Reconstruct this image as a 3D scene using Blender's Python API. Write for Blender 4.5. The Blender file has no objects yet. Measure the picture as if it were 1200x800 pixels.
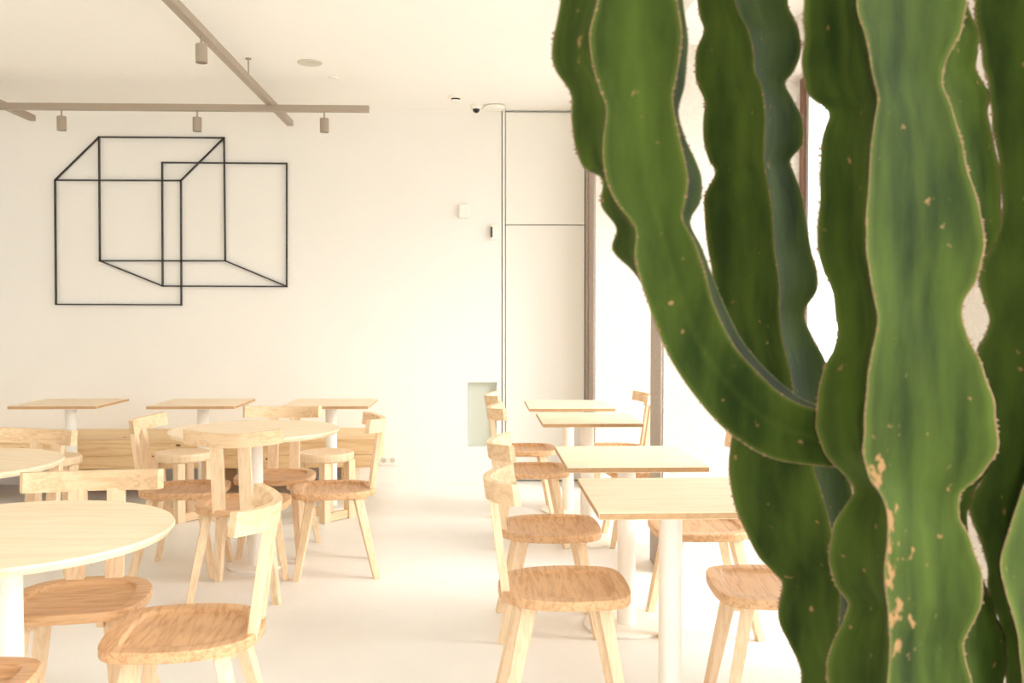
import bpy, bmesh, math, random
from mathutils import Vector, Matrix
random.seed(7)
PI = math.pi
scene = bpy.context.scene
COL = scene.collection

# ------------------------------------------------------------------ camera
EYE = Vector((0, 0, 1.36)); FOC = 1100.0
YAW = math.atan(40 / 1100); PITCH = math.atan(29 / 1100)
FW = Vector((math.sin(YAW) * math.cos(PITCH), math.cos(YAW) * math.cos(PITCH), -math.sin(PITCH)))
RT = Vector((math.cos(YAW), -math.sin(YAW), 0)); UP = RT.cross(FW)
cam_d = bpy.data.cameras.new('camera'); cam = bpy.data.objects.new('camera', cam_d); COL.objects.link(cam)
cam.location = EYE; cam.rotation_euler = (PI / 2 - PITCH, 0, -YAW)
cam_d.sensor_width = 36; cam_d.lens = FOC * 36 / 1200
cam_d.clip_start = 0.05; cam_d.clip_end = 200
cam_d.dof.use_dof = True; cam_d.dof.focus_distance = 4.2; cam_d.dof.aperture_fstop = 9.0
scene.camera = cam

def ray(px, py): return FW + RT * ((px - 600) / FOC) + UP * ((400 - py) / FOC)
def at_y(px, py, y):
    d = ray(px, py); return EYE + d * (y / d.y)
def at_z(px, py, z):
    d = ray(px, py); return EYE + d * ((z - EYE.z) / d.z)

# ------------------------------------------------------------------ materials
def s2l(c):
    return tuple(((v / 255) / 12.92 if v / 255 <= .04045 else ((v / 255 + .055) / 1.055) ** 2.4) for v in c) + (1,)
def new_mat(name):
    m = bpy.data.materials.new(name); m.use_nodes = True
    nt = m.node_tree; b = nt.nodes['Principled BSDF']
    return m, nt, b
def plain(name, rgb, rough=.6, metal=0, noise=0, nscale=8, bump=0, bscale=60, spec=.5):
    m, nt, b = new_mat(name)
    c = s2l(rgb)
    b.inputs['Roughness'].default_value = rough; b.inputs['Metallic'].default_value = metal
    b.inputs['Specular IOR Level'].default_value = spec
    tc = nt.nodes.new('ShaderNodeTexCoord')
    n = nt.nodes.new('ShaderNodeTexNoise'); n.inputs['Scale'].default_value = nscale; n.inputs['Detail'].default_value = 5
    nt.links.new(tc.outputs['Object'], n.inputs['Vector'])
    r = nt.nodes.new('ShaderNodeValToRGB')
    lo = tuple(v * (1 - noise) for v in c[:3]) + (1,)
    r.color_ramp.elements[0].color = lo; r.color_ramp.elements[1].color = c
    r.color_ramp.elements[0].position = .3; r.color_ramp.elements[1].position = .7
    nt.links.new(n.outputs['Fac'], r.inputs['Fac']); nt.links.new(r.outputs['Color'], b.inputs['Base Color'])
    if bump:
        n2 = nt.nodes.new('ShaderNodeTexNoise'); n2.inputs['Scale'].default_value = bscale; n2.inputs['Detail'].default_value = 3
        nt.links.new(tc.outputs['Object'], n2.inputs['Vector'])
        bp = nt.nodes.new('ShaderNodeBump'); bp.inputs['Strength'].default_value = bump; bp.inputs['Distance'].default_value = .01
        nt.links.new(n2.outputs['Fac'], bp.inputs['Height']); nt.links.new(bp.outputs['Normal'], b.inputs['Normal'])
    return m
def wood(name, light, dark, scale=(14, 1.2, 14), rough=.5, knots=False, rings=1.0):
    """grain runs along the axis with the small scale"""
    m, nt, b = new_mat(name)
    L = nt.links
    tc = nt.nodes.new('ShaderNodeTexCoord'); oi = nt.nodes.new('ShaderNodeObjectInfo')
    mul = nt.nodes.new('ShaderNodeVectorMath'); mul.operation = 'SCALE'; mul.inputs[0].default_value = (3.1, 5.7, 2.3)
    L.new(oi.outputs['Random'], mul.inputs['Scale'])
    add = nt.nodes.new('ShaderNodeVectorMath'); add.operation = 'ADD'
    L.new(tc.outputs['Object'], add.inputs[0]); L.new(mul.outputs['Vector'], add.inputs[1])
    mp = nt.nodes.new('ShaderNodeMapping'); mp.inputs['Scale'].default_value = scale
    L.new(add.outputs['Vector'], mp.inputs['Vector'])
    n1 = nt.nodes.new('ShaderNodeTexNoise'); n1.inputs['Scale'].default_value = 1.0; n1.inputs['Detail'].default_value = 3
    n1.inputs['Distortion'].default_value = .25
    L.new(mp.outputs['Vector'], n1.inputs['Vector'])
    k = nt.nodes.new('ShaderNodeMath'); k.operation = 'MULTIPLY'; k.inputs[1].default_value = 9 * rings
    L.new(n1.outputs['Fac'], k.inputs[0])
    fr = nt.nodes.new('ShaderNodeMath'); fr.operation = 'PINGPONG'; fr.inputs[1].default_value = 1
    L.new(k.outputs[0], fr.inputs[0])
    n2 = nt.nodes.new('ShaderNodeTexNoise'); n2.inputs['Scale'].default_value = 9; n2.inputs['Detail'].default_value = 5
    L.new(mp.outputs['Vector'], n2.inputs['Vector'])
    mx = nt.nodes.new('ShaderNodeMath'); mx.operation = 'MULTIPLY_ADD'; mx.inputs[1].default_value = .45
    L.new(fr.outputs[0], mx.inputs[0]); L.new(n2.outputs['Fac'], mx.inputs[2])
    r = nt.nodes.new('ShaderNodeValToRGB')
    r.color_ramp.elements[0].color = s2l(dark); r.color_ramp.elements[1].color = s2l(light)
    r.color_ramp.elements[0].position = .35; r.color_ramp.elements[1].position = .85
    L.new(mx.outputs[0], r.inputs['Fac'])
    out = r.outputs['Color']
    if knots:
        v = nt.nodes.new('ShaderNodeTexVoronoi'); v.inputs['Scale'].default_value = 5.5
        mk = nt.nodes.new('ShaderNodeMapping'); mk.inputs['Scale'].default_value = (1, 1, 2.2)
        L.new(add.outputs['Vector'], mk.inputs['Vector']); L.new(mk.outputs['Vector'], v.inputs['Vector'])
        kr = nt.nodes.new('ShaderNodeValToRGB'); kr.color_ramp.elements[0].position = .08; kr.color_ramp.elements[1].position = .13
        kr.color_ramp.elements[0].color = (1, 1, 1, 1); kr.color_ramp.elements[1].color = (0, 0, 0, 1)
        L.new(v.outputs['Distance'], kr.inputs['Fac'])
        mi = nt.nodes.new('ShaderNodeMixRGB'); mi.inputs['Color2'].default_value = s2l((120, 78, 40))
        L.new(kr.outputs['Color'], mi.inputs['Fac']); L.new(out, mi.inputs['Color1']); out = mi.outputs['Color']
    L.new(out, b.inputs['Base Color'])
    b.inputs['Roughness'].default_value = rough; b.inputs['Specular IOR Level'].default_value = .35
    return m
def glass(name):
    m = bpy.data.materials.new(name); m.use_nodes = True; nt = m.node_tree; nt.nodes.clear()
    o = nt.nodes.new('ShaderNodeOutputMaterial'); t = nt.nodes.new('ShaderNodeBsdfTransparent'); g = nt.nodes.new('ShaderNodeBsdfGlossy')
    g.inputs['Roughness'].default_value = .02; f = nt.nodes.new('ShaderNodeValue'); f.outputs[0].default_value = .04
    mx = nt.nodes.new('ShaderNodeMixShader'); t.inputs['Color'].default_value = (.97, .98, .97, 1)
    nt.links.new(f.outputs[0], mx.inputs[0]); nt.links.new(t.outputs[0], mx.inputs[1]); nt.links.new(g.outputs[0], mx.inputs[2])
    nt.links.new(mx.outputs[0], o.inputs['Surface'])
    return m
def cactus_mat(name, base, alt):
    m, nt, b = new_mat(name); L = nt.links
    tc = nt.nodes.new('ShaderNodeTexCoord')
    mp = nt.nodes.new('ShaderNodeMapping'); mp.inputs['Scale'].default_value = (1, 1, .28)
    L.new(tc.outputs['Object'], mp.inputs['Vector'])
    n = nt.nodes.new('ShaderNodeTexNoise'); n.inputs['Scale'].default_value = 26; n.inputs['Detail'].default_value = 5
    L.new(mp.outputs['Vector'], n.inputs['Vector'])
    r = nt.nodes.new('ShaderNodeValToRGB')
    r.color_ramp.elements[0].color = s2l(base); r.color_ramp.elements[1].color = s2l(alt)
    r.color_ramp.elements[0].position = .3; r.color_ramp.elements[1].position = .72
    L.new(n.outputs['Fac'], r.inputs['Fac'])
    at = nt.nodes.new('ShaderNodeAttribute'); at.attribute_name = 'across'
    r2 = nt.nodes.new('ShaderNodeValToRGB')
    e = r2.color_ramp.elements
    e[0].position = 0; e[0].color = (.30, .30, .30, 1); e[1].position = 1; e[1].color = (.05, .05, .05, 1)
    x = e.new(.16); x.color = (.03, .03, .03, 1); x = e.new(.8); x.color = (0, 0, 0, 1); 
    mi = nt.nodes.new('ShaderNodeMixRGB'); mi.inputs['Color2'].default_value = s2l((128, 140, 62))
    L.new(at.outputs['Fac'], r2.inputs['Fac']); L.new(r2.outputs['Color'], mi.inputs['Fac']); L.new(r.outputs['Color'], mi.inputs['Color1'])
    # pale scars
    v = nt.nodes.new('ShaderNodeTexNoise'); v.inputs['Scale'].default_value = 60; v.inputs['Detail'].default_value = 2
    L.new(tc.outputs['Object'], v.inputs['Vector'])
    vr = nt.nodes.new('ShaderNodeValToRGB'); vr.color_ramp.elements[0].position = .70; vr.color_ramp.elements[1].position = .78
    sa = nt.nodes.new('ShaderNodeAttribute'); sa.attribute_name = 'scar'
    sm = nt.nodes.new('ShaderNodeMath'); sm.operation = 'MULTIPLY_ADD'; sm.inputs[1].default_value = .2
    L.new(sa.outputs['Fac'], sm.inputs[0]); L.new(v.outputs['Fac'], sm.inputs[2]); L.new(sm.outputs[0], vr.inputs['Fac'])
    m3 = nt.nodes.new('ShaderNodeMixRGB'); m3.inputs['Color2'].default_value = s2l((146, 112, 74))
    L.new(vr.outputs['Color'], m3.inputs['Fac']); L.new(mi.outputs['Color'], m3.inputs['Color1'])
    L.new(m3.outputs['Color'], b.inputs['Base Color'])
    b.inputs['Roughness'].default_value = .6; b.inputs['Specular IOR Level'].default_value = .05
    bp = nt.nodes.new('ShaderNodeBump'); bp.inputs['Strength'].default_value = .25; bp.inputs['Distance'].default_value = .004
    L.new(n.outputs['Fac'], bp.inputs['Height']); L.new(bp.outputs['Normal'], b.inputs['Normal'])
    return m

M = dict(
    wall=plain('wall_paint', (241, 238, 233), .75, noise=.015, nscale=3),
    ceil=plain('ceiling_paint', (248, 247, 243), .8, noise=.01),
    floor=plain('floor_screed', (238, 235, 230), .32, noise=.05, nscale=2.2, spec=.4),
    door=plain('door_paint', (239, 236, 229), .55),
    contrast_wall=plain('contrast_wall_brown', (172, 152, 130), .7, noise=.1),  # brown invented for the unseen wall behind the camera, to deepen shaded sides
    niche=plain('niche_grey', (200, 203, 190), .6),
    stucco=plain('stucco', (229, 221, 210), .9, noise=.07, nscale=45, bump=.9, bscale=75),
    trim=plain('stone_trim', (186, 172, 160), .7, noise=.2, nscale=70, bump=.3, bscale=90),
    white=plain('white_steel', (244, 240, 232), .35),
    plastic=plain('white_plastic', (243, 240, 232), .4),
    grey=plain('grey_plastic', (205, 200, 188), .5),
    dark=plain('dark_lens', (28, 26, 24), .2),
    track=plain('track_metal', (168, 154, 138), .42, metal=.25),
    bar=plain('black_steel', (52, 47, 43), .45),
    frame=plain('window_frame', (120, 86, 66), .5),
    alu=plain('aluminium', (200, 198, 194), .4, metal=.6),
    pave=plain('pavement', (215, 208, 198), .8, noise=.1, nscale=3),
    oak=wood('oak_seat', (216, 174, 132), (188, 142, 100), (1.6, 16, 16), .42, rings=1.3),
    ash=wood('ash_frame', (236, 210, 176), (222, 190, 152), (18, 18, 1.3), .5),
    ashx=wood('ash_backrest', (232, 203, 166), (214, 178, 136), (1.3, 18, 18), .5),
    top=wood('table_top', (242, 222, 193), (234, 208, 174), (1.1, 15, 15), .45),
    edge=plain('plywood_edge', (196, 156, 112), .6, noise=.2, nscale=40),
    pine=wood('knotty_pine', (236, 205, 160), (220, 180, 130), (.9, 10, 12), .55, knots=True),
    glass=glass('window_glass'),
    cactus=cactus_mat('cactus_green', (33, 46, 15), (68, 84, 30)),
    cork=plain('cactus_margin', (150, 118, 82), .8, noise=.45, nscale=90, bump=.5, bscale=200),
    pot=plain('pot_clay', (196, 188, 176), .7, noise=.1),
    soil=plain('soil', (70, 54, 40), .95, noise=.4, nscale=50, bump=1, bscale=80),
)

# ------------------------------------------------------------------ mesh helpers
def BM(): return bmesh.new()
def box(bm, lo, hi, mi=0, bev=0):
    vs = [bm.verts.new((x, y, z)) for x in (lo[0], hi[0]) for y in (lo[1], hi[1]) for z in (lo[2], hi[2])]
    q = [(0, 1, 3, 2), (4, 6, 7, 5), (0, 4, 5, 1), (2, 3, 7, 6), (0, 2, 6, 4), (1, 5, 7, 3)]
    fs = [bm.faces.new([vs[i] for i in f]) for f in q]
    for f in fs: f.material_index = mi
    if bev:
        es = list({e for f in fs for e in f.edges})
        bmesh.ops.bevel(bm, geom=es, offset=bev, segments=2, affect='EDGES', profile=.6)
    return vs
def cyl(bm, c, r, z0, z1, n=40, r1=None, mi=0, bev=0):
    r1 = r if r1 is None else r1
    lathe(bm, [(0, z0), (r - bev, z0), (r, z0 + bev), (r1, z1 - bev), (r1 - bev, z1), (0, z1)] if bev else [(0, z0), (r, z0), (r1, z1), (0, z1)], c, n, mi)
def lathe(bm, prof, c=(0, 0, 0), n=40, mi=0):
    rings = []
    for r, z in prof:
        if r < 1e-6: rings.append([bm.verts.new((c[0], c[1], c[2] + z))])
        else: rings.append([bm.verts.new((c[0] + r * math.cos(2 * PI * i / n), c[1] + r * math.sin(2 * PI * i / n), c[2] + z)) for i in range(n)])
    for a, b in zip(rings, rings[1:]):
        for i in range(n):
            j = (i + 1) % n
            if len(a) == 1 and len(b) == 1: continue
            if len(a) == 1: f = bm.faces.new((a[0], b[j], b[i]))
            elif len(b) == 1: f = bm.faces.new((a[i], a[j], b[0]))
            else: f = bm.faces.new((a[i], a[j], b[j], b[i]))
            f.material_index = mi
def prism(bm, lo, hi, wlo, whi, dlo=None, dhi=None, rot=0, bev=.003):
    """four-sided tapered bar between two points, horizontal end cuts"""
    dlo = dlo or wlo; dhi = dhi or whi
    c, s = math.cos(rot), math.sin(rot)
    def sq(p, w, d):
        return [bm.verts.new((p[0] + (x * w * c - y * d * s) / 2, p[1] + (x * w * s + y * d * c) / 2, p[2])) for x, y in ((-1, -1), (1, -1), (1, 1), (-1, 1))]
    a = sq(lo, wlo, dlo); b = sq(hi, whi, dhi)
    fs = [bm.faces.new(a[::-1]), bm.faces.new(b)]
    for i in range(4): fs.append(bm.faces.new((a[i], a[(i + 1) % 4], b[(i + 1) % 4], b[i])))
    if bev: bmesh.ops.bevel(bm, geom=list({e for f in fs for e in f.edges}), offset=bev, segments=2, affect='EDGES', profile=.6)
def obj(name, bm, mats, parent=None, smooth=False, auto=False):
    bmesh.ops.recalc_face_normals(bm, faces=bm.faces)
    me = bpy.data.meshes.new(name); bm.to_mesh(me); bm.free()
    for m in (mats if isinstance(mats, (list, tuple)) else [mats]): me.materials.append(m)
    if smooth:
        for p in me.polygons: p.use_smooth = True
        if auto:
            b2 = bmesh.new(); b2.from_mesh(me)
            for e in b2.edges:
                if len(e.link_faces) == 2 and e.calc_face_angle(0) > math.radians(32): e.smooth = False
            b2.to_mesh(me); b2.free()
    o = bpy.data.objects.new(name, me); COL.objects.link(o)
    if parent: o.parent = parent
    return o
def tag(o, label, cat, group=None):
    o['label'] = label; o['category'] = cat
    if group: o['group'] = group
    return o
def thing(name, label, cat, loc=(0, 0, 0), rz=0, group=None):
    o = bpy.data.objects.new(name, None); COL.objects.link(o); o.empty_display_size = .1
    o.location = loc; o.rotation_euler = (0, 0, rz)
    return tag(o, label, cat, group)
def struct(name, bm, mats, parent=None, **k):
    o = obj(name, bm, mats, parent, **k)
    if not parent: o['kind'] = 'structure'
    return o
def dup(root, loc, rz, label, group=None):
    r = root.copy(); COL.objects.link(r); r.location = loc; r.rotation_euler = (0, 0, rz); r['label'] = label
    if group: r['group'] = group
    for ch in list(root.children):
        c = ch.copy(); COL.objects.link(c); c.parent = r
        for g in list(ch.children):
            d = g.copy(); COL.objects.link(d); d.parent = c
    return r

# ------------------------------------------------------------------ the room
XL, XR, YB, YW, H = -5.6, 1.51, -3.6, 7.72, 3.05
XG = 1.72           # glass line
bm = BM(); box(bm, (XL - .2, YB - .2, -.2), (1.95, YW + .2, 0)); struct('floor', bm, M['floor'])
bm = BM(); box(bm, (XL - .2, YB - .2, H), (1.95, YW + .2, H + .2)); struct('ceiling', bm, M['ceil'])
bm = BM(); box(bm, (XL - .2, YB - .2, 0), (XL, YW + .2, H)); struct('wall_left', bm, M['wall'])
# back wall: base slab with a facing that leaves a niche and the door leaves open
DX0, DXS, DX1 = .198, .228, .878
NX0, NX1, NZ0, NZ1 = -.085, .155, .29, .82
bm = BM()
box(bm, (XL, YW + .06, 0), (1.95, YW + .2, H))
box(bm, (XL, YW, 0), (NX0, YW + .06, H)); box(bm, (NX1, YW, 0), (DX0 - .004, YW + .06, H))
box(bm, (NX0, YW, 0), (NX1, YW + .06, NZ0)); box(bm, (NX0, YW, NZ1), (NX1, YW + .06, H))
box(bm, (DX0 + .006, YW, 0), (DXS - .005, YW + .06, H))
struct('wall_back', bm, M['wall'])
bm = BM(); box(bm, (NX0 + .003, YW + .052, NZ0 + .003), (NX1 - .003, YW + .06, NZ1 - .003)); struct('trim_1', bm, M['niche'])
bm = BM(); box(bm, (DXS + .002, YW + .002, .012), (DX1, YW + .045, 2.11), bev=.002); struct('door_1', bm, M['door'])
bm = BM(); box(bm, (DXS + .002, YW + .002, 2.118), (DX1, YW + .045, 3.03), bev=.002); struct('door_2', bm, M['door'])

# right wall: two piers, the window wall with its header, low pier near the plant, soffit above
PX, P1, P1B, P2 = .976, 4.90, 5.20, 7.36
SZ = 2.78
def stucco_box(lo, hi): box(bmS, lo, hi)
bmS = BM()
stucco_box((PX, P1, 0), (1.80, P1B, SZ))                 # pier by the window
stucco_box((.925, P2, 0), (1.80, YW + .06, SZ))              # pier at the back wall
for y0, y1 in ((2.3, 3.42), (-.5, -.1), (-3.6, -3.2)): stucco_box((XR, y0, 0), (1.80, y1, SZ))
stucco_box((XR, -3.6, 2.6), (1.80, P1, SZ)); stucco_box((XR, P1B, 2.6), (1.80, P2, SZ))
struct('wall_right', bmS, M['stucco'])
bm = BM(); box(bm, (PX - .004, YB, SZ), (1.80, P1, H)); box(bm, (PX - .004, P1, SZ), (1.80, YW, H)); struct('trim_2', bm, M['ceil'])
bm = BM(); box(bm, (PX - .014, P1 + .004, 0), (PX - .001, P1B, SZ)); struct('trim_3', bm, M['trim'])
bm = BM(); box(bm, (.911, P2 + .004, 0), (.924, YW - .001, SZ)); struct('trim_4', bm, M['trim'])
bm = BM(); box(bm, (DX1 + .006, YW - .012, 0), (.909, YW + .05, H)); struct('trim_5', bm, M['trim'])
bm = BM(); box(bm, (XL, YB - .2, 0), (-4.4, YB, H)); box(bm, (-4.4, YB - .2, 2.75), (1.8, YB, H)); box(bm, (.6, YB - .2, 0), (1.8, YB, 2.75)); struct('wall_front', bm, M['contrast_wall'])
bm = BM(); box(bm, (1.95, -14, -.2), (22, 22, -.05)); box(bm, (XL - 4, -16, -.2), (1.95, YB - .2, -.05)); struct('ground', bm, M['pave'])

def window(n, axis, a0, a1, z0, z1, pos, posts):
    """steel-framed glazing; axis 'y' runs along the right wall, 'x' along the front"""
    def bx(bm, a, b, za, zb, t0, t1, mi=0):
        if axis == 'y': box(bm, (pos + t0, a, za), (pos + t1, b, zb), mi)
        else: box(bm, (a, pos + t0, za), (b, pos + t1, zb), mi)
    bm = BM(); w = .055
    bx(bm, a0, a1, z0, z0 + w, -.03, .03); bx(bm, a0, a1, z1 - w, z1, -.03, .03)
    for p in [a0 + w / 2, a1 - w / 2] + posts: bx(bm, p - w / 2, p + w / 2, z0 + w, z1 - w, -.03, .03)
    for p in [a0 + w + .02, a1 - w - .02]: bx(bm, p - .02, p + .02, z0 + w, z1 - w, -.015, .02, 1)
    f = struct(f'window_{n}', bm, [M['frame'], M['alu']])
    bm = BM(); bx(bm, a0 + w, a1 - w, z0 + w, z1 - w, -.003, .003); obj('pane', bm, M['glass'], f)
window(1, 'y', 3.42, P1, 0, 2.6, XG, [])
window(2, 'y', P1B, P2, 0, 2.6, XG, [6.3])
window(4, 'y', -.1, 2.3, 0, 2.6, XG, [1.1])
window(3, 'y', -3.2, -.5, 0, 2.6, XG, [-1.8])
window(5, 'x', -4.4, .6, 0, 2.75, YB - .1, [-2.73, -1.07])

# ------------------------------------------------------------------ chair
def catmull(pts, sub, closed=True):
    n = len(pts); out = []
    rng = range(n) if closed else range(n - 1)
    for i in rng:
        if closed: p = [pts[(i + k - 1) % n] for k in range(4)]
        else: p = [pts[max(0, min(n - 1, i + k - 1))] for k in range(4)]
        for s in range(sub):
            t = s / sub
            out.append(tuple(.5 * (2 * b + (c - a) * t + (2 * a - 5 * b + 4 * c - d) * t * t + (-a + 3 * b - 3 * c + d) * t ** 3) for a, b, c, d in zip(*p)))
    if not closed: out.append(tuple(pts[-1]))
    return out
half = [(.0, .222), (.09, .219), (.158, .206), (.196, .178), (.214, .13), (.224, .05), (.222, -.03), (.204, -.105), (.166, -.168), (.1, -.208), (.0, -.222)]
outline = catmull(half + [(-x, y) for x, y in half[-2:0:-1]], 4)
hd = [(.0, .166), (.09, .164), (.148, .155), (.168, .128), (.172, .06), (.17, -.02), (.158, -.09), (.128, -.14), (.08, -.16), (.0, -.165)]
dish = catmull(hd + [(-x, y) for x, y in hd[-2:0:-1]], 4)
N = len(outline)
def resample(poly, n):
    P = [Vector((x, y)) for x, y in poly]; P.append(P[0]); d = [0]
    for a, b in zip(P, P[1:]): d.append(d[-1] + (b - a).length)
    out = []; k = 0
    for i in range(n):
        t = d[-1] * i / n
        while d[k + 1] < t: k += 1
        out.append(tuple(P[k].lerp(P[k + 1], (t - d[k]) / (d[k + 1] - d[k]))))
    return out
outline = resample(outline, 88); dish = resample(dish, 88); N = 88
SH = .45
def seat_bm():
    bm = BM(); rings = []
    def ring(poly, sc, z): rings.append([bm.verts.new((x * sc, y * sc, z)) for x, y in poly])
    ring(outline, .93, SH - .032); ring(outline, .99, SH - .031); ring(outline, 1, SH - .027); ring(outline, 1, SH - .004); ring(outline, .988, SH)
    ring(dish, 1.02, SH); ring(dish, 1.0, SH - .002); ring(dish, .975, SH - .011); ring(dish, .95, SH - .014); ring(dish, .6, SH - .017); ring(dish, .25, SH - .0175)
    for a, b in zip(rings, rings[1:]):
        for i in range(N): bm.faces.new((a[i], a[(i + 1) % N], b[(i + 1) % N], b[i]))
    bm.faces.new(rings[0][::-1]); bm.faces.new(rings[-1])
    return bm
def arc_y(x): return -.257 + .088 * (abs(x) / .226) ** 1.9
def backrest_bm():
    bm = BM(); n = 28; th = .027; z0, z1 = .748, .816; lean = .14
    secs = []
    for i in range(n + 1):
        x = -.226 + .452 * i / n; up = (arc_y(x) + .257) * .14
        dx = 1e-3; t = Vector((2 * dx, arc_y(x + dx) - arc_y(x - dx))).normalized(); nrm = Vector((-t.y, t.x))
        row = []
        for off, z in ((-.5, z0), (.5, z0), (.5, z1), (-.5, z1)):
            p = Vector((x, arc_y(x))) + nrm * th * off
            row.append(bm.verts.new((p.x, p.y - (z - .79) * lean, z + up)))
        secs.append(row)
    fs = []
    for a, b in zip(secs, secs[1:]):
        for k in range(4): fs.append(bm.faces.new((a[k], a[(k + 1) % 4], b[(k + 1) % 4], b[k])))
    fs.append(bm.faces.new(secs[0])); fs.append(bm.faces.new(secs[-1][::-1]))
    es = [e for e in bm.edges if e.calc_face_angle(0) > .9]
    bmesh.ops.bevel(bm, geom=es, offset=.003, segments=2, affect='EDGES')
    return bm
def rail_bm(x):
    bm = BM(); w = .022
    P = [(-.175, SH - .0325), (.175, SH - .0325), (.150, SH - .066), (.06, SH - .052), (-.06, SH - .052), (-.150, SH - .066)]
    a = [bm.verts.new((x - w / 2, y, z)) for y, z in P]; b = [bm.verts.new((x + w / 2, y, z)) for y, z in P]
    bm.faces.new(a); bm.faces.new(b[::-1])
    for i in range(6): bm.faces.new((a[i], a[(i + 1) % 6], b[(i + 1) % 6], b[i]))
    return bm
def make_chair():
    t = thing('cafe_chair', '', 'chair', group='pale wooden cafe chairs')
    obj('seat', seat_bm(), M['oak'], t, smooth=True, auto=True)
    obj('backrest', backrest_bm(), M['ashx'], t, smooth=True, auto=True)
    for s in (-1, 1):
        bm = BM(); prism(bm, (s * .064, -.196, SH - .02), (s * .064, -.241, .757), .060, .060, .030, .026); obj('back_upright', bm, M['ash'], t)
        bm = BM(); prism(bm, (s * .172, .196, 0), (s * .130, .118, SH - .0325), .033, .046, rot=s * .25); obj('leg', bm, M['ash'], t)
        bm = BM(); prism(bm, (s * .205, -.212, 0), (s * .138, -.118, SH - .0325), .033, .046, rot=-s * .25); obj('leg', bm, M['ash'], t)
        obj('seat_rail', rail_bm(s * .100), M['ash'], t)
    return t
chair0 = make_chair(); used = [False]
def chair(x, y, rz, label):
    if not used[0]:
        used[0] = True; chair0.location = (x, y, 0); chair0.rotation_euler = (0, 0, math.radians(rz)); chair0['label'] = label; return chair0
    return dup(chair0, (x, y, 0), math.radians(rz), label)
def chair_px(px, py, rz, label):
    p = at_z(px, py, SH); return chair(p.x, p.y, rz, label)

# ------------------------------------------------------------------ tables
TZ = .75
def square_table(w, d, rb=.185):
    t = thing('square_cafe_table', '', 'table')
    bm = BM(); box(bm, (-w / 2, -d / 2, TZ - .022), (w / 2, d / 2, TZ), 1); 
    for f in bm.faces:
        if abs(f.normal.z) > .9 or f.calc_center_median().z > TZ - .001: f.material_index = 0
    bmesh.ops.recalc_face_normals(bm, faces=bm.faces)
    for f in bm.faces: f.material_index = 0 if abs(f.normal.z) > .9 else 1
    bmesh.ops.bevel(bm, geom=bm.edges[:], offset=.002, segments=1, affect='EDGES')
    obj('tabletop', bm, [M['top'], M['edge']], t)
    pole_parts(t, .04, rb); return t
def pole_parts(t, r=.04, rb=.185):
    bm = BM(); cyl(bm, (0, 0, 0), r, .014, TZ - .028, 40); obj('pole', bm, M['white'], t, smooth=True, auto=True)
    bm = BM(); cyl(bm, (0, 0, 0), rb, 0, .014, 64, bev=.003); obj('base_plate', bm, M['white'], t, smooth=True, auto=True)
    bm = BM(); box(bm, (-.11, -.11, TZ - .028), (.11, .11, TZ - .022)); obj('mounting_plate', bm, M['grey'], t)
def round_table(r):
    t = thing('round_cafe_table', '', 'table', group='round cafe tables')
    bm = BM(); lathe(bm, [(0, TZ - .024), (r - .012, TZ - .024), (r - .002, TZ - .012), (r, TZ - .006), (r - .003, TZ), (0, TZ)], n=128)
    obj('tabletop', bm, M['top'], t, smooth=True, auto=True)
    pole_parts(t, .04, .152); return t
T0 = square_table(.58, .63); T0['group'] = 'square tables in the row beside the stucco piers'
T0['label'] = 'square pale wood table nearest the cactus, front of the right-hand row'; T0.location = (.665, 3.205, 0)
dup(T0, (.652, 4.085, 0), 0, 'square pale wood table second from the front in the right-hand row')
dup(T0, (.66, 5.64, 0), 0, 'square pale wood table third from the front in the right-hand row, overlapping the farthest one')
dup(T0, (.63, 6.53, 0), 0, 'square pale wood table farthest back in the right-hand row, before the flush door')
B0 = square_table(.6, .60, .15); B0['group'] = 'square tables along the pine bench'
def bench_table(px, py, label, first=[True]):
    p = at_z(px, py, TZ)
    if first[0]:
        first[0] = False; B0.location = (p.x, p.y, 0); B0['label'] = label; return
    dup(B0, (p.x, p.y, 0), 0, label)
bench_table(83, 471, 'leftmost of the three square tables along the pine bench')
bench_table(238, 471, 'middle square table of the three along the pine bench')
bench_table(388, 471, 'rightmost of the three square tables along the pine bench, by its free end')
R0 = round_table(.452)
p = at_z(8, 622, TZ); R0.location = (p.x, p.y, 0); R0['label'] = 'nearest round pale wood table at front left, its white pole at the photo edge'; RL1 = p.copy()
p = at_z(299, 502.5, TZ); dup(R0, (p.x, p.y, 0), .4, 'round pale wood table in the middle, ringed by four chairs'); RM2 = p.copy()
p = at_z(-64, 542, TZ); dup(R0, (p.x, p.y, 0), -.3, 'round pale wood table at the left edge, behind the nearest round table')

# right-hand row
chair(.29, 3.185, -90, 'chair nearest the camera on the left side of the right-hand table row')
chair(.31, 4.085, -90, 'chair second from the front on the left side of the right-hand table row')
chair(.325, 5.64, -90, 'chair third from the front on the left side of the right-hand table row')
chair(.315, 6.53, -90, 'chair farthest back on the left side of the right-hand table row')
chair(1.02, 3.17, 86, 'chair half hidden by the cactus, seat seen right of the nearest square table')
chair(.98, 4.085, 88, 'chair in front of the stucco pier, right of the second square table')
chair(.985, 5.64, 91, 'chair behind the stucco pier, mostly hidden under the third square table')
chair(.965, 6.53, 91, 'chair against the bright pier at the back, right of the farthest square table')
# round table in the middle
chair_px(216, 570, -90, 'chair at the left side of the middle round table, facing right')
chair_px(392, 570, 99, 'chair at the right side of the middle round table, facing left')
chair_px(284.5, 587, 1, 'chair at the near side of the middle round table, its back towards us')
chair_px(324, 555, 180, 'chair at the far side of the middle round table, facing us')
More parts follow.
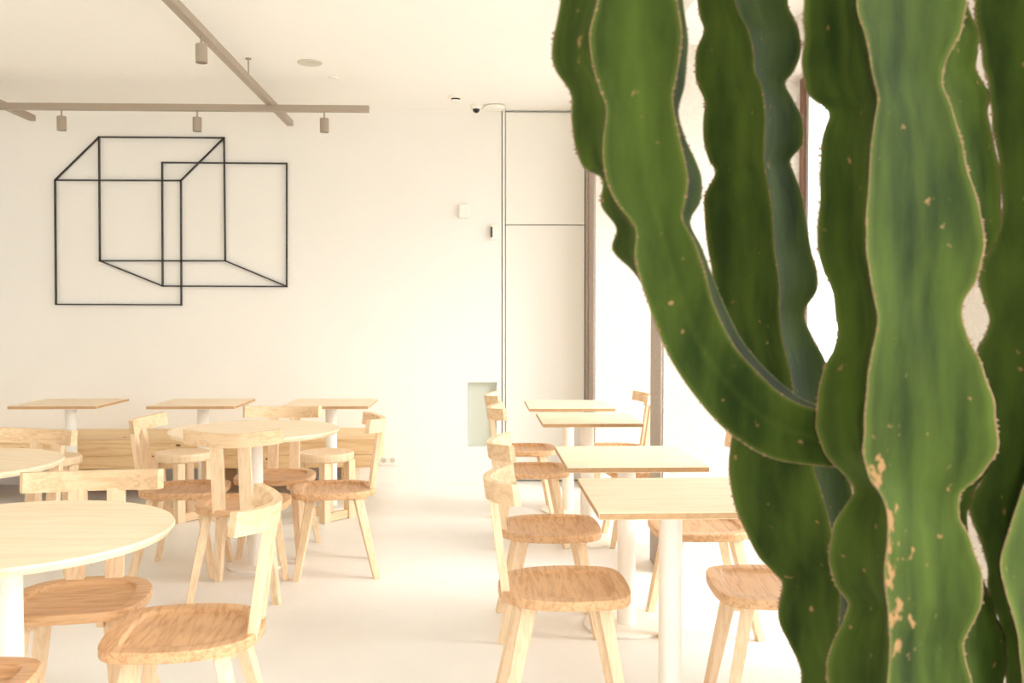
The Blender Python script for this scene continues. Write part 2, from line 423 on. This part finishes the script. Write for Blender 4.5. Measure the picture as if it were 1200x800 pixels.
# front left round table
chair_px(220, 733, 95, 'large chair in the left foreground facing left, empty oak seat fully in view')
chair_px(93, 696, 188, 'chair facing us behind the nearest round table at left')
c = at_z(61, 769, SH); chair(c.x - .205, c.y - .215, 2, 'chair cut off in the bottom left corner, only its seat corner showing')
chair(-2.15, 4.35, 160, 'chair at the far left, its back standing above the round table at the photo edge')

# ------------------------------------------------------------------ stools and bench
def stool_proto():
    t = thing('wooden_stool', '', 'stool', group='round stools at the pine bench tables')
    bm = BM(); lathe(bm, [(0, SH - .055), (.175, SH - .055), (.185, SH - .045), (.187, SH - .012), (.178, SH), (.14, SH - .002), (0, SH - .006)], n=72)
    obj('seat', bm, M['ash'], t, smooth=True, auto=True)
    for i in range(4):
        a = i * PI / 2 + PI / 4
        bm = BM(); x, y = .155 * math.cos(a), .155 * math.sin(a)
        box(bm, (x - .028, y - .028, 0), (x + .028, y + .028, SH - .055), bev=.003); obj('leg', bm, M['ash'], t)
    for y in (-.1096, .1096):
        bm = BM(); box(bm, (-.0816, y - .014, .004), (.0816, y + .014, .058), bev=.002); obj('bottom_rail', bm, M['ashx'], t)
    return t
st = stool_proto(); sf = [True]
def stool(px, py, rz, label):
    p = at_z(px, py, SH)
    if sf[0]:
        sf[0] = False; st.location = (p.x, p.y, 0); st.rotation_euler = (0, 0, rz); st['label'] = label
    else: dup(st, (p.x, p.y, 0), rz, label)
stool(60, 534, .6, 'wooden stool in front of the leftmost bench table, cut by the round table')
stool(215, 529, .9, 'wooden stool in front of the middle bench table')
stool(382, 529, .9, 'wooden stool in front of the rightmost bench table, behind the left-facing chair')

bx1 = -.77; bf = 7.0
b = thing('pine_bench', 'long low knotty pine bench running along the back wall', 'bench', (-3.1, 7.35, 0))
def loc(bm, lo, hi, bev=.002): box(bm, (lo[0] + 3.1, lo[1] - 7.35, lo[2]), (hi[0] + 3.1, hi[1] - 7.35, hi[2]), bev=bev)
bm = BM(); loc(bm, (XL + .01, bf + .001, .425), (bx1, YW - .004, .45)); obj('bench_top', bm, M['pine'], b)
for z0, z1 in ((.335, .424), (.238, .333)):
    bm = BM(); loc(bm, (XL + .01, bf, z0), (bx1 - .001, bf + .025, z1)); obj('front_board', bm, M['pine'], b)
bm = BM(); loc(bm, (bx1 - .026, bf + .026, .238), (bx1 - .001, YW - .01, .424)); obj('end_board', bm, M['pine'], b)
for x in (XL + .3, -4.2, -3.1, -2.0, bx1 - .25):
    bm = BM(); loc(bm, (x - .03, bf + .22, 0), (x + .03, YW - .02, .424)); obj('support', bm, M['pine'], b)

# ------------------------------------------------------------------ lights on the ceiling
TY, TXR, TW = 6.87, -.785, .048
t = thing('lighting_track', 'long grey lighting track running across the room parallel to the back wall', 'track', (-3, TY, H))
bm = BM(); box(bm, (XL + .4 + 3, -TW / 2, 2.838 - H), (TXR + 3, TW / 2, 2.884 - H), bev=.003); obj('rail', bm, M['track'], t)
for x in (-4.6,):
    bm = BM(); cyl(bm, (x + 3, 0, 0), .005, 2.884 - H, 0, 10); obj('hanger_rod', bm, M['track'], t)
def long_track(x, y0, y1, label, rods):
    t = thing('lighting_track', label, 'track', (x, y1, H), group='tracks running towards the back wall')
    bm = BM(); box(bm, (-TW / 2, y0 - y1, 2.885 - H), (TW / 2, 0, 2.931 - H), bev=.003); obj('rail', bm, M['track'], t)
    for y in rods:
        bm = BM(); cyl(bm, (0, y - y1, 0), .005, 2.931 - H, 0, 10)
        cyl(bm, (0, y - y1, 0), .02, -.006, 0, 16); obj('hanger_rod', bm, M['track'], t)
long_track(-1.50, -1.0, 7.62, 'grey lighting track running from overhead towards the back wall, right of the cubes', (1.6, 3.2, 4.75, 6.25))
long_track(-3.47, -1.0, 7.50, 'grey lighting track end at the upper left photo edge', (2.0, 4.2, 6.2))
def spot_proto():
    t = thing('track_spotlight', '', 'spotlight', group='cylindrical track spotlights')
    bm = BM(); cyl(bm, (0, 0, 0), .006, -.045, 0, 12); obj('stem', bm, M['track'], t)
    bm = BM(); lathe(bm, [(0, -.045), (.029, -.045), (.032, -.048), (.032, -.146), (.028, -.146), (.026, -.12), (0, -.118)], n=32); obj('lamp_body', bm, M['track'], t, smooth=True, auto=True)
    return t
sp = spot_proto()
def sx(px): # x on the cross track
    return at_y(px, 130, TY).x
sp.location = (sx(72), TY, 2.838); sp['label'] = 'leftmost cylinder spotlight, hanging from the cross track at the left'
dup(sp, (sx(231), TY, 2.838), 0, 'cylinder spotlight on the cross track right above the cubes')
dup(sp, (sx(380), TY, 2.838), 0, 'cylinder spotlight near the right end of the cross track')
dup(sp, (-1.50, 5.2, 2.885), 0, 'highest and biggest cylinder spotlight, on the track running towards the wall')

p = at_z(363, 73, H); bm = BM(); lathe(bm, [(0, 0), (.08, 0), (.082, -.004), (.075, -.009), (.066, -.006), (0, -.004)], n=40)
o = obj('ceiling_vent', bm, M['grey'], smooth=True, auto=True); o.location = p; tag(o, 'round flush vent on the ceiling above the cross track', 'vent')
p = at_z(391, 91, H); bm = BM(); lathe(bm, [(0, 0), (.036, 0), (.036, -.005), (.026, -.008), (0, -.006)], n=32)
o = obj('ceiling_sensor', bm, M['plastic'], smooth=True, auto=True); o.location = p; tag(o, 'tiny round white sensor on the ceiling beside the round vent', 'sensor')
p = at_z(534, 113, H); t = thing('smoke_detector', 'white smoke detector on the ceiling, leftmost of the three near the door', 'detector', p)
bm = BM(); lathe(bm, [(0, 0), (.06, 0), (.06, -.012), (.045, -.018), (0, -.018)], n=32); obj('base', bm, M['plastic'], t, smooth=True, auto=True)
bm = BM(); lathe(bm, [(0, -.018), (.034, -.018), (.034, -.03), (0, -.03)], n=32); obj('slotted_ring', bm, M['dark'], t, smooth=True, auto=True)
bm = BM(); lathe(bm, [(0, -.03), (.04, -.03), (.034, -.042), (0, -.044)], n=32); obj('cap', bm, M['plastic'], t, smooth=True, auto=True)
p = at_z(558, 123, H); t = thing('ceiling_dome_camera', 'white dome camera with black lens hanging from the ceiling', 'security camera', p)
bm = BM(); lathe(bm, [(0, 0), (.05, 0), (.052, -.012), (.036, -.034), (0, -.034)], n=36); obj('housing', bm, M['plastic'], t, smooth=True, auto=True)
bm = BM(); lathe(bm, [(.029, -.034)] + [(.029 * math.cos(a), -.034 - .030 * math.sin(a)) for a in (.3, .6, .9, 1.2)] + [(0, -.064)], n=32); obj('lens', bm, M['dark'], t, smooth=True)
p = at_z(580, 124, H); bm = BM(); lathe(bm, [(0, 0), (.07, 0), (.09, -.008), (.09, -.018), (.075, -.030), (0, -.034)], n=44)
o = obj('ceiling_access_point', bm, M['plastic'], smooth=True, auto=True); o.location = p; tag(o, 'flat white disc on the ceiling right of the dome camera', 'access point')

# ------------------------------------------------------------------ things on the back wall
p = at_y(544, 248, YW); t = thing('motion_sensor', 'small white box high on the back wall', 'sensor', p)
bm = BM(); box(bm, (-.042, -.045, -.056), (.042, 0, .056), bev=.006); obj('housing', bm, M['plastic'], t)
bm = BM(); box(bm, (-.030, -.048, -.01), (.030, -.045, .04), bev=.001); obj('lens_cover', bm, M['plastic'], t)
p = at_y(579, 272, YW); t = thing('wall_intercom', 'narrow white device with dark side slot on the wall left of the flush door', 'intercom', p)
bm = BM(); box(bm, (-.028, -.035, -.062), (.03, 0, .062), bev=.005); obj('housing', bm, M['plastic'], t)
bm = BM(); box(bm, (-.031, -.033, -.042), (-.0282, -.006, .042)); box(bm, (-.026, -.037, -.045), (-.014, -.0352, .04)); obj('dark_strip', bm, M['dark'], t)
p = at_y(455, 539, YW); t = thing('wall_socket', 'white double wall socket low on the back wall beside the bench end', 'socket', p)
bm = BM(); box(bm, (-.075, -.010, -.040), (.075, 0, .040), bev=.003); obj('plate', bm, M['plastic'], t)
for x in (-.036, .036):
    bm = BM(); rb = []
    for k in range(24):
        a = 2 * PI * k / 24; rb.append((x + .021 * math.cos(a), .021 * math.sin(a)))
    va = [bm.verts.new((a_, -.0102, b_)) for a_, b_ in rb]; vb = [bm.verts.new((a_, -.0125, b_)) for a_, b_ in rb]
    bm.faces.new(va); bm.faces.new(vb)
    for k in range(24): bm.faces.new((va[k], va[(k + 1) % 24], vb[(k + 1) % 24], vb[k]))
    obj('outlet', bm, M['grey'], t)

# wire-frame cubes
t = thing('wire_cube_wall_art', 'black steel outline of two interlocking cubes fixed to the back wall', 'wall art', at_y(200, 258, YW))
q = {k: at_y(x, y, YW - .012) for k, (x, y) in dict(A=(64.5, 211), B=(212, 211.5), Cc=(212.5, 357), D=(65.5, 356.5), E=(116, 160.5), F=(262.5, 161.5), G=(264, 305.5), Hh=(117, 305.5), I=(190, 190.5), J=(336, 191.5), K=(336, 335.5), L=(190.5, 335)).items()}
wx = lambda k: q[k] - t.location
for a, b_ in ('A B', 'B Cc', 'Cc D', 'D A', 'E F', 'F G', 'G Hh', 'Hh E', 'I J', 'J K', 'K L', 'L I', 'A E', 'B F', 'Hh L', 'G K') and [s.split() for s in ('A B', 'B Cc', 'Cc D', 'D A', 'E F', 'F G', 'G Hh', 'Hh E', 'I J', 'J K', 'K L', 'L I', 'A E', 'B F', 'Hh L', 'G K')]:
    P, Q = wx(a), wx(b_); d = (Q - P).normalized(); n = Vector((-d.z, 0, d.x)) * .0054
    P = P - d * .0054; Q = Q + d * .0054
    bm = BM(); vs = []
    for e in (P, Q):
        for s, y in ((-1, -.009), (1, -.009), (1, .012), (-1, .012)): vs.append(bm.verts.new((e.x + n.x * s, e.y + y, e.z + n.z * s)))
    for f in ((0, 1, 2, 3), (7, 6, 5, 4), (0, 4, 5, 1), (1, 5, 6, 2), (2, 6, 7, 3), (3, 7, 4, 0)): bm.faces.new([vs[i] for i in f])
    obj('bar', bm, M['bar'], t)

# ------------------------------------------------------------------ cactus
CB = Vector((.44, 1.02, 0))
cac = thing('potted_cactus', 'tall dark green winged cactus filling the right foreground', 'cactus', CB)
def cactus_stem(name, st, k=.5, spine=.0032, seed=0, scar=None):
    """st: stations; each is (ribs, centre), ribs = list of (px,py,depth) seen round the stem"""
    rnd = random.Random(seed)
    nr = len(st[0][0])
    flat = []
    for ribs, c in st:
        row = []
        for r in list(ribs) + [c]: row += list(at_y(*r))
        flat.append(tuple(row))
    dense = catmull(flat, 6, closed=False)
    ts = [0, .012, .07, .2, .35, .5, .65, .8, .93, .988]
    bm = BM(); lay = bm.verts.layers.float.new('across'); lsc = bm.verts.layers.float.new('scar'); rings = []
    for di, row in enumerate(dense):
        P = [Vector(row[3 * i:3 * i + 3]) for i in range(nr)]; Cc = Vector(row[3 * nr:3 * nr + 3])
        ring = []
        for i in range(nr):
            a, b_ = P[i], P[(i + 1) % nr]
            wob = 1 + .008 * math.sin(di * .45 + i * 2.1)
            a = Cc + (a - Cc) * wob
            b2 = Cc + (b_ - Cc) * (1 + .008 * math.sin(di * .45 + ((i + 1) % nr) * 2.1))
            m_ = Cc + ((a + b2) / 2 - Cc) * k
            for t_ in ts:
                p = a * (1 - t_) ** 2 + m_ * (2 * t_ * (1 - t_)) + b2 * t_ ** 2
                v = bm.verts.new(p - CB); v[lay] = 1 - abs(2 * t_ - 1); ring.append(v)
                if scar and i == scar[0]: v[lsc] = max(0, 1 - t_ / .5) * min(1, max(0, (di / len(dense) - scar[1]) * 10))
        rings.append(ring)
    n = len(rings[0]); nt = len(ts)
    for a, b_ in zip(rings, rings[1:]):
        for i in range(n):
            f = bm.faces.new((a[i], a[(i + 1) % n], b_[(i + 1) % n], b_[i]))
            f.material_index = 1 if (i % nt) in (0, nt - 1) else 0

    for r in (rings[0], rings[-1]):
        c = bm.verts.new(sum((v.co for v in r), Vector()) / n)
        for i in range(n): bm.faces.new((r[i], r[(i + 1) % n], c))
    # spine cushions along the ribs
    for di in range(2, len(dense) - 2):
        row = dense[di]; Cc = Vector(row[3 * nr:3 * nr + 3])
        for i in range(nr):
            if rnd.random() < .6: continue
            p = Vector(row[3 * i:3 * i + 3]); up = Vector(dense[di + 1][3 * i:3 * i + 3]) - p
            out = (p - Cc).normalized(); up.normalize(); sd = out.cross(up).normalized(); s = spine * rnd.uniform(.5, 1.1)
            base = [p - out * .002 + sd * s * .45, p - out * .002 + up * s * .8, p - out * .002 - sd * s * .45, p - out * .002 - up * s * .8]
            vs = [bm.verts.new(v - CB) for v in base]; tip = bm.verts.new(p + out * s * .75 - CB)
            for j in range(4):
                f = bm.faces.new((vs[j], vs[(j + 1) % 4], tip)); f.material_index = 1
    return obj(name, bm, [M['cactus'], M['cork']], cac, smooth=True)

# arm leaning in from the left
A = [  # F1, F2, L, R
    ((735, -330), (745, -330), (725, -330), (748, -330)),
    ((712, -280), (778, -280), (690, -280), (790, -280)),
    ((700, -220), (790, -225), (655, -220), (800, -225)),
    ((708, -160), (786, -165), (668, -160), (796, -165)),
    ((697, -100), (797, -105), (650, -100), (806, -105)),
    ((706, -40), (786, -45), (664, -45), (796, -45)),
    ((699, 5), (793, 0), (655, 8), (801, 0)), ((691, 40), (800, 38), (647, 52), (806, 40)),
    ((693, 72), (797, 65), (651, 82), (805, 70)), ((703, 105), (792, 95), (668, 110), (803, 100)),
    ((710, 127), (789, 120), (670, 138), (795, 130)), ((707, 160), (796, 158), (673, 170), (803, 160)),
    ((707, 192), (804, 190), (684, 196), (816, 190)), ((711, 214), (806, 214), (705, 210), (823, 212)),
    ((724, 240), (803, 238), (704, 240), (821, 236)), ((744, 267), (800, 257), (722, 267), (809, 260)),
    ((744, 300), (815, 285), (717, 293), (822, 288)), ((749, 327), (826, 318), (745, 322), (832, 316)),
    ((764, 369), (836, 355), (770, 368), (846, 350)), ((787, 424), (859, 402), (797, 420), (868, 396)),
    ((820, 472), (884, 432), (832, 466), (892, 426)), ((858, 510), (912, 458), (868, 503), (920, 452)),
    ((903, 537), (942, 475), (908, 528), (946, 470)), ((955, 545), (985, 485), (958, 536), (988, 480)),
    ((1010, 550), (1020, 490), (1010, 542), (1022, 486))]
stA = []
for i, (f1, f2, l, r) in enumerate(A):
    e = max(0, i - 17) * .012
    cx = (f1[0] + f2[0] + l[0] + r[0]) / 4 + 6; cy = (f1[1] + f2[1] + l[1] + r[1]) / 4
    stA.append(([(l[0], l[1], .935 + e), (f1[0], f1[1], .868 + e), (f2[0], f2[1], .876 + e), (r[0], r[1], .945 + e)], (cx, cy, .908 + e)))
cactus_stem('curved_arm', stA, .62, seed=1)

# rear trunk, from above the frame down to the pot
Bt = [(-360, 858, 872, 888), (-320, 828, 866, 905), (-260, 812, 868, 930), (-200, 822, 872, 922), (-140, 808, 862, 938), (-85, 820, 862, 924), (-40, 812, 857, 935), (0, 817, 861, 924), (20, 820, 868, 930), (37, 824, 877, 937), (60, 816, 883, 939), (84, 814, 885, 930), (98, 817, 892, 921), (118, 825, 896, 930),
      (140, 824, 897, 941), (168, 825, 896, 941), (187, 830, 896, 927), (203, 838, 898, 931), (229, 825, 903, 940), (255, 826, 906, 945), (292, 829, 908, 950), (318, 834, 912, 958),
      (340, 835, 914, 957), (366, 836, 914, 943), (396, 843, 917, 953), (425, 852, 924, 968), (465, 860, 932, 978), (500, 858, 943, 985), (520, 856, 948, 990), (556, 854, 957, 995), (586, 859, 966, 1000),
      (612, 869, 973, 1003), (650, 887, 980, 1008), (672, 908, 984, 1012), (684, 916, 985, 1014), (710, 912, 985, 1014), (732, 914, 984, 1014), (755, 925, 985, 1016), (775, 935, 988, 1018), (800, 938, 990, 1020), (860, 922, 985, 1025), (960, 940, 990, 1030), (1080, 920, 985, 1030), (1220, 935, 990, 1040), (1420, 930, 990, 1050)]
stB = []
for y, l, f, r in Bt:
    e = max(0, min(1, (y - 450) / 350)) * -.02
    stB.append(([(l, y, 1.15 + e), (f, y, 1.085 + e), (r, y, 1.15 + e), ((l + r) / 2 + 8, y, 1.205 + e)], ((l + r) / 2, y, 1.148 + e)))
cactus_stem('rear_trunk', stB, .42, seed=2)

# front stem, the brightest and nearest
def lut(tab):
    def f(y):
        if y <= tab[0][0]: return tab[0][1]
        for (a, u), (b_, v) in zip(tab, tab[1:]):
            if y <= b_: return u + (v - u) * (y - a) / (b_ - a)
        return tab[-1][1]
    return f
CL = lut([(-380, 1030), (-330, 985), (-250, 950), (-190, 962), (-120, 940), (-60, 955), (-15, 941), (42, 942), (72, 939), (95, 941), (115, 950), (132, 971), (150, 967), (175, 960), (212, 961), (242, 959), (298, 957), (317, 966), (350, 977), (380, 980), (405, 981), (422, 967), (467, 957), (500, 955), (530, 965), (560, 992), (576, 1001), (592, 990), (611, 978), (644, 970), (683, 976), (706, 994), (732, 986), (764, 970), (800, 968), (860, 985), (930, 965), (1020, 985), (1120, 960), (1250, 980), (1600, 975)])
CF = lut([(-380, 1045), (-330, 1025), (-250, 1010), (-190, 1020), (-120, 1008), (-60, 1020), (0, 1004), (25, 1007), (47, 1016), (87, 1022), (110, 1029), (137, 1026), (162, 1021), (195, 1019), (250, 1015), (285, 1014), (330, 1020), (362, 1027), (382, 1029), (415, 1020), (455, 1015), (500, 1012), (530, 1011), (557, 1016), (585, 1036), (605, 1040), (637, 1040), (670, 1035), (712, 1040), (761, 1043), (797, 1040), (900, 1036), (1050, 1045), (1600, 1040)])
CR = lut([(-380, 1060), (-330, 1090), (-250, 1130), (-190, 1110), (-120, 1138), (-60, 1112), (-10, 1134), (7, 1133), (32, 1129), (77, 1107), (97, 1105), (125, 1115), (155, 1125), (192, 1133), (222, 1142), (255, 1152), (287, 1155), (325, 1147), (342, 1136), (360, 1127), (370, 1127), (395, 1135), (425, 1150), (467, 1165), (510, 1170), (530, 1169), (557, 1150), (579, 1125), (602, 1123), (624, 1134), (667, 1150), (702, 1153), (732, 1140), (754, 1129), (780, 1134), (810, 1142), (860, 1160), (920, 1130), (1020, 1160), (1120, 1130), (1250, 1150), (1600, 1130)])
CK = lut([(-380, 1052), (-330, 1080), (-250, 1138), (-190, 1120), (-120, 1145), (-60, 1122), (0, 1134), (20, 1139), (37, 1149), (60, 1146), (75, 1142), (90, 1150), (112, 1160), (140, 1158), (165, 1165), (197, 1172), (230, 1174), (265, 1174), (285, 1168), (305, 1152), (330, 1138), (360, 1121), (395, 1129), (430, 1146), (500, 1165), (550, 1160), (575, 1141), (605, 1133), (640, 1136), (680, 1154), (715, 1166), (741, 1176), (767, 1180), (800, 1177), (870, 1160), (950, 1175), (1100, 1150), (1600, 1120)])
ys = [-380, -340, -300, -250, -215, -185, -150, -115, -85, -55, -25, 0, 20, 40, 60, 78, 96, 113, 131, 150, 170, 195, 220, 245, 270, 292, 312, 332, 352, 372, 392, 410, 428, 448, 470, 492, 512, 530, 546, 562, 577, 592, 608, 626, 646, 666, 686, 706, 722, 738, 754, 768, 784, 802, 830, 860, 900, 950, 1020, 1100, 1200, 1330, 1470, 1620]
stC = []
for y in ys:
    l, f, r, kx = CL(y), CF(y), CR(y), CK(y)
    stC.append(([(l, y, .935), (f, y, .850), (r, y, .905), (kx, y, .985)], ((l + r) / 2 + 8, y, .925)))
cactus_stem('front_stem', stC, .55, seed=3, scar=(1, .52))

# stem at the right edge
DL = lut([(-380, 1235), (-330, 1195), (-250, 1168), (-180, 1180), (-100, 1162), (-40, 1150), (0, 1142), (30, 1142), (55, 1150), (75, 1151), (100, 1158), (150, 1163), (200, 1172), (250, 1174), (285, 1165), (310, 1148), (330, 1146), (345, 1150), (362, 1156), (378, 1161), (390, 1155), (402, 1146), (430, 1142), (500, 1146), (560, 1150), (580, 1140), (598, 1131), (612, 1141), (640, 1150), (667, 1158), (690, 1156), (725, 1170), (760, 1177), (800, 1178), (870, 1170), (960, 1185), (1100, 1165), (1400, 1170)])
DF = lut([(-380, 1245), (-330, 1245), (-100, 1252), (0, 1250), (300, 1252), (480, 1240), (572, 1198), (605, 1187), (634, 1178), (660, 1170), (700, 1180), (740, 1192), (800, 1198), (900, 1190), (1100, 1195), (1400, 1195)])
DR = lut([(-380, 1255), (-330, 1280), (-250, 1310), (-180, 1290), (-100, 1315), (0, 1290), (80, 1315), (180, 1292), (300, 1318), (420, 1295), (540, 1318), (660, 1295), (800, 1315), (960, 1290), (1400, 1280)])
stD = []
for y in [v for v in ys if v <= 1470]:
    l, f, r = DL(y), DF(y), DR(y); w = 1.0
    stD.append(([(l, y, 1.01), (f, y, .94), (r, y, 1.0), ((l + r) / 2, y, 1.075)], ((l + r) / 2, y, 1.008)))
cactus_stem('side_stem', stD, .5, seed=4)

bm = BM(); lathe(bm, [(0, 0), (.20, 0), (.215, .015), (.265, .33), (.27, .36), (.25, .36), (.245, .31), (0, .31)], n=64); obj('plant_pot', bm, M['pot'], cac, smooth=True, auto=True)
bm = BM(); lathe(bm, [(0, .345), (.1, .342), (.2, .335), (.247, .33), (.247, .312), (0, .312)], n=48); obj('soil', bm, M['soil'], cac, smooth=True)

# ------------------------------------------------------------------ light
w = bpy.data.worlds.new('daylight'); scene.world = w; w.use_nodes = True
nt = w.node_tree; bg = nt.nodes['Background']
bg.inputs['Color'].default_value = (.94, .97, 1.0, 1); bg.inputs['Strength'].default_value = 3.3
sun_d = bpy.data.lights.new('sun', 'SUN'); sun = bpy.data.objects.new('sun', sun_d); COL.objects.link(sun)
sun_d.energy = 2.7; sun_d.angle = math.radians(40); sun_d.color = (1, .98, .95)
sun.rotation_euler = Vector((-.8, .28, -.40)).to_track_quat('-Z', 'Y').to_euler()

scene.view_settings.view_transform = 'Standard'; scene.view_settings.look = 'None'
scene.view_settings.gamma = 1; scene.view_settings.use_curve_mapping = False
scene.view_settings.exposure = 0.55
scene.cycles.max_bounces = 12; scene.cycles.diffuse_bounces = 8; scene.cycles.transparent_max_bounces = 8
scene.cycles.use_denoising = True
scene.cycles.sample_clamp_indirect = 8
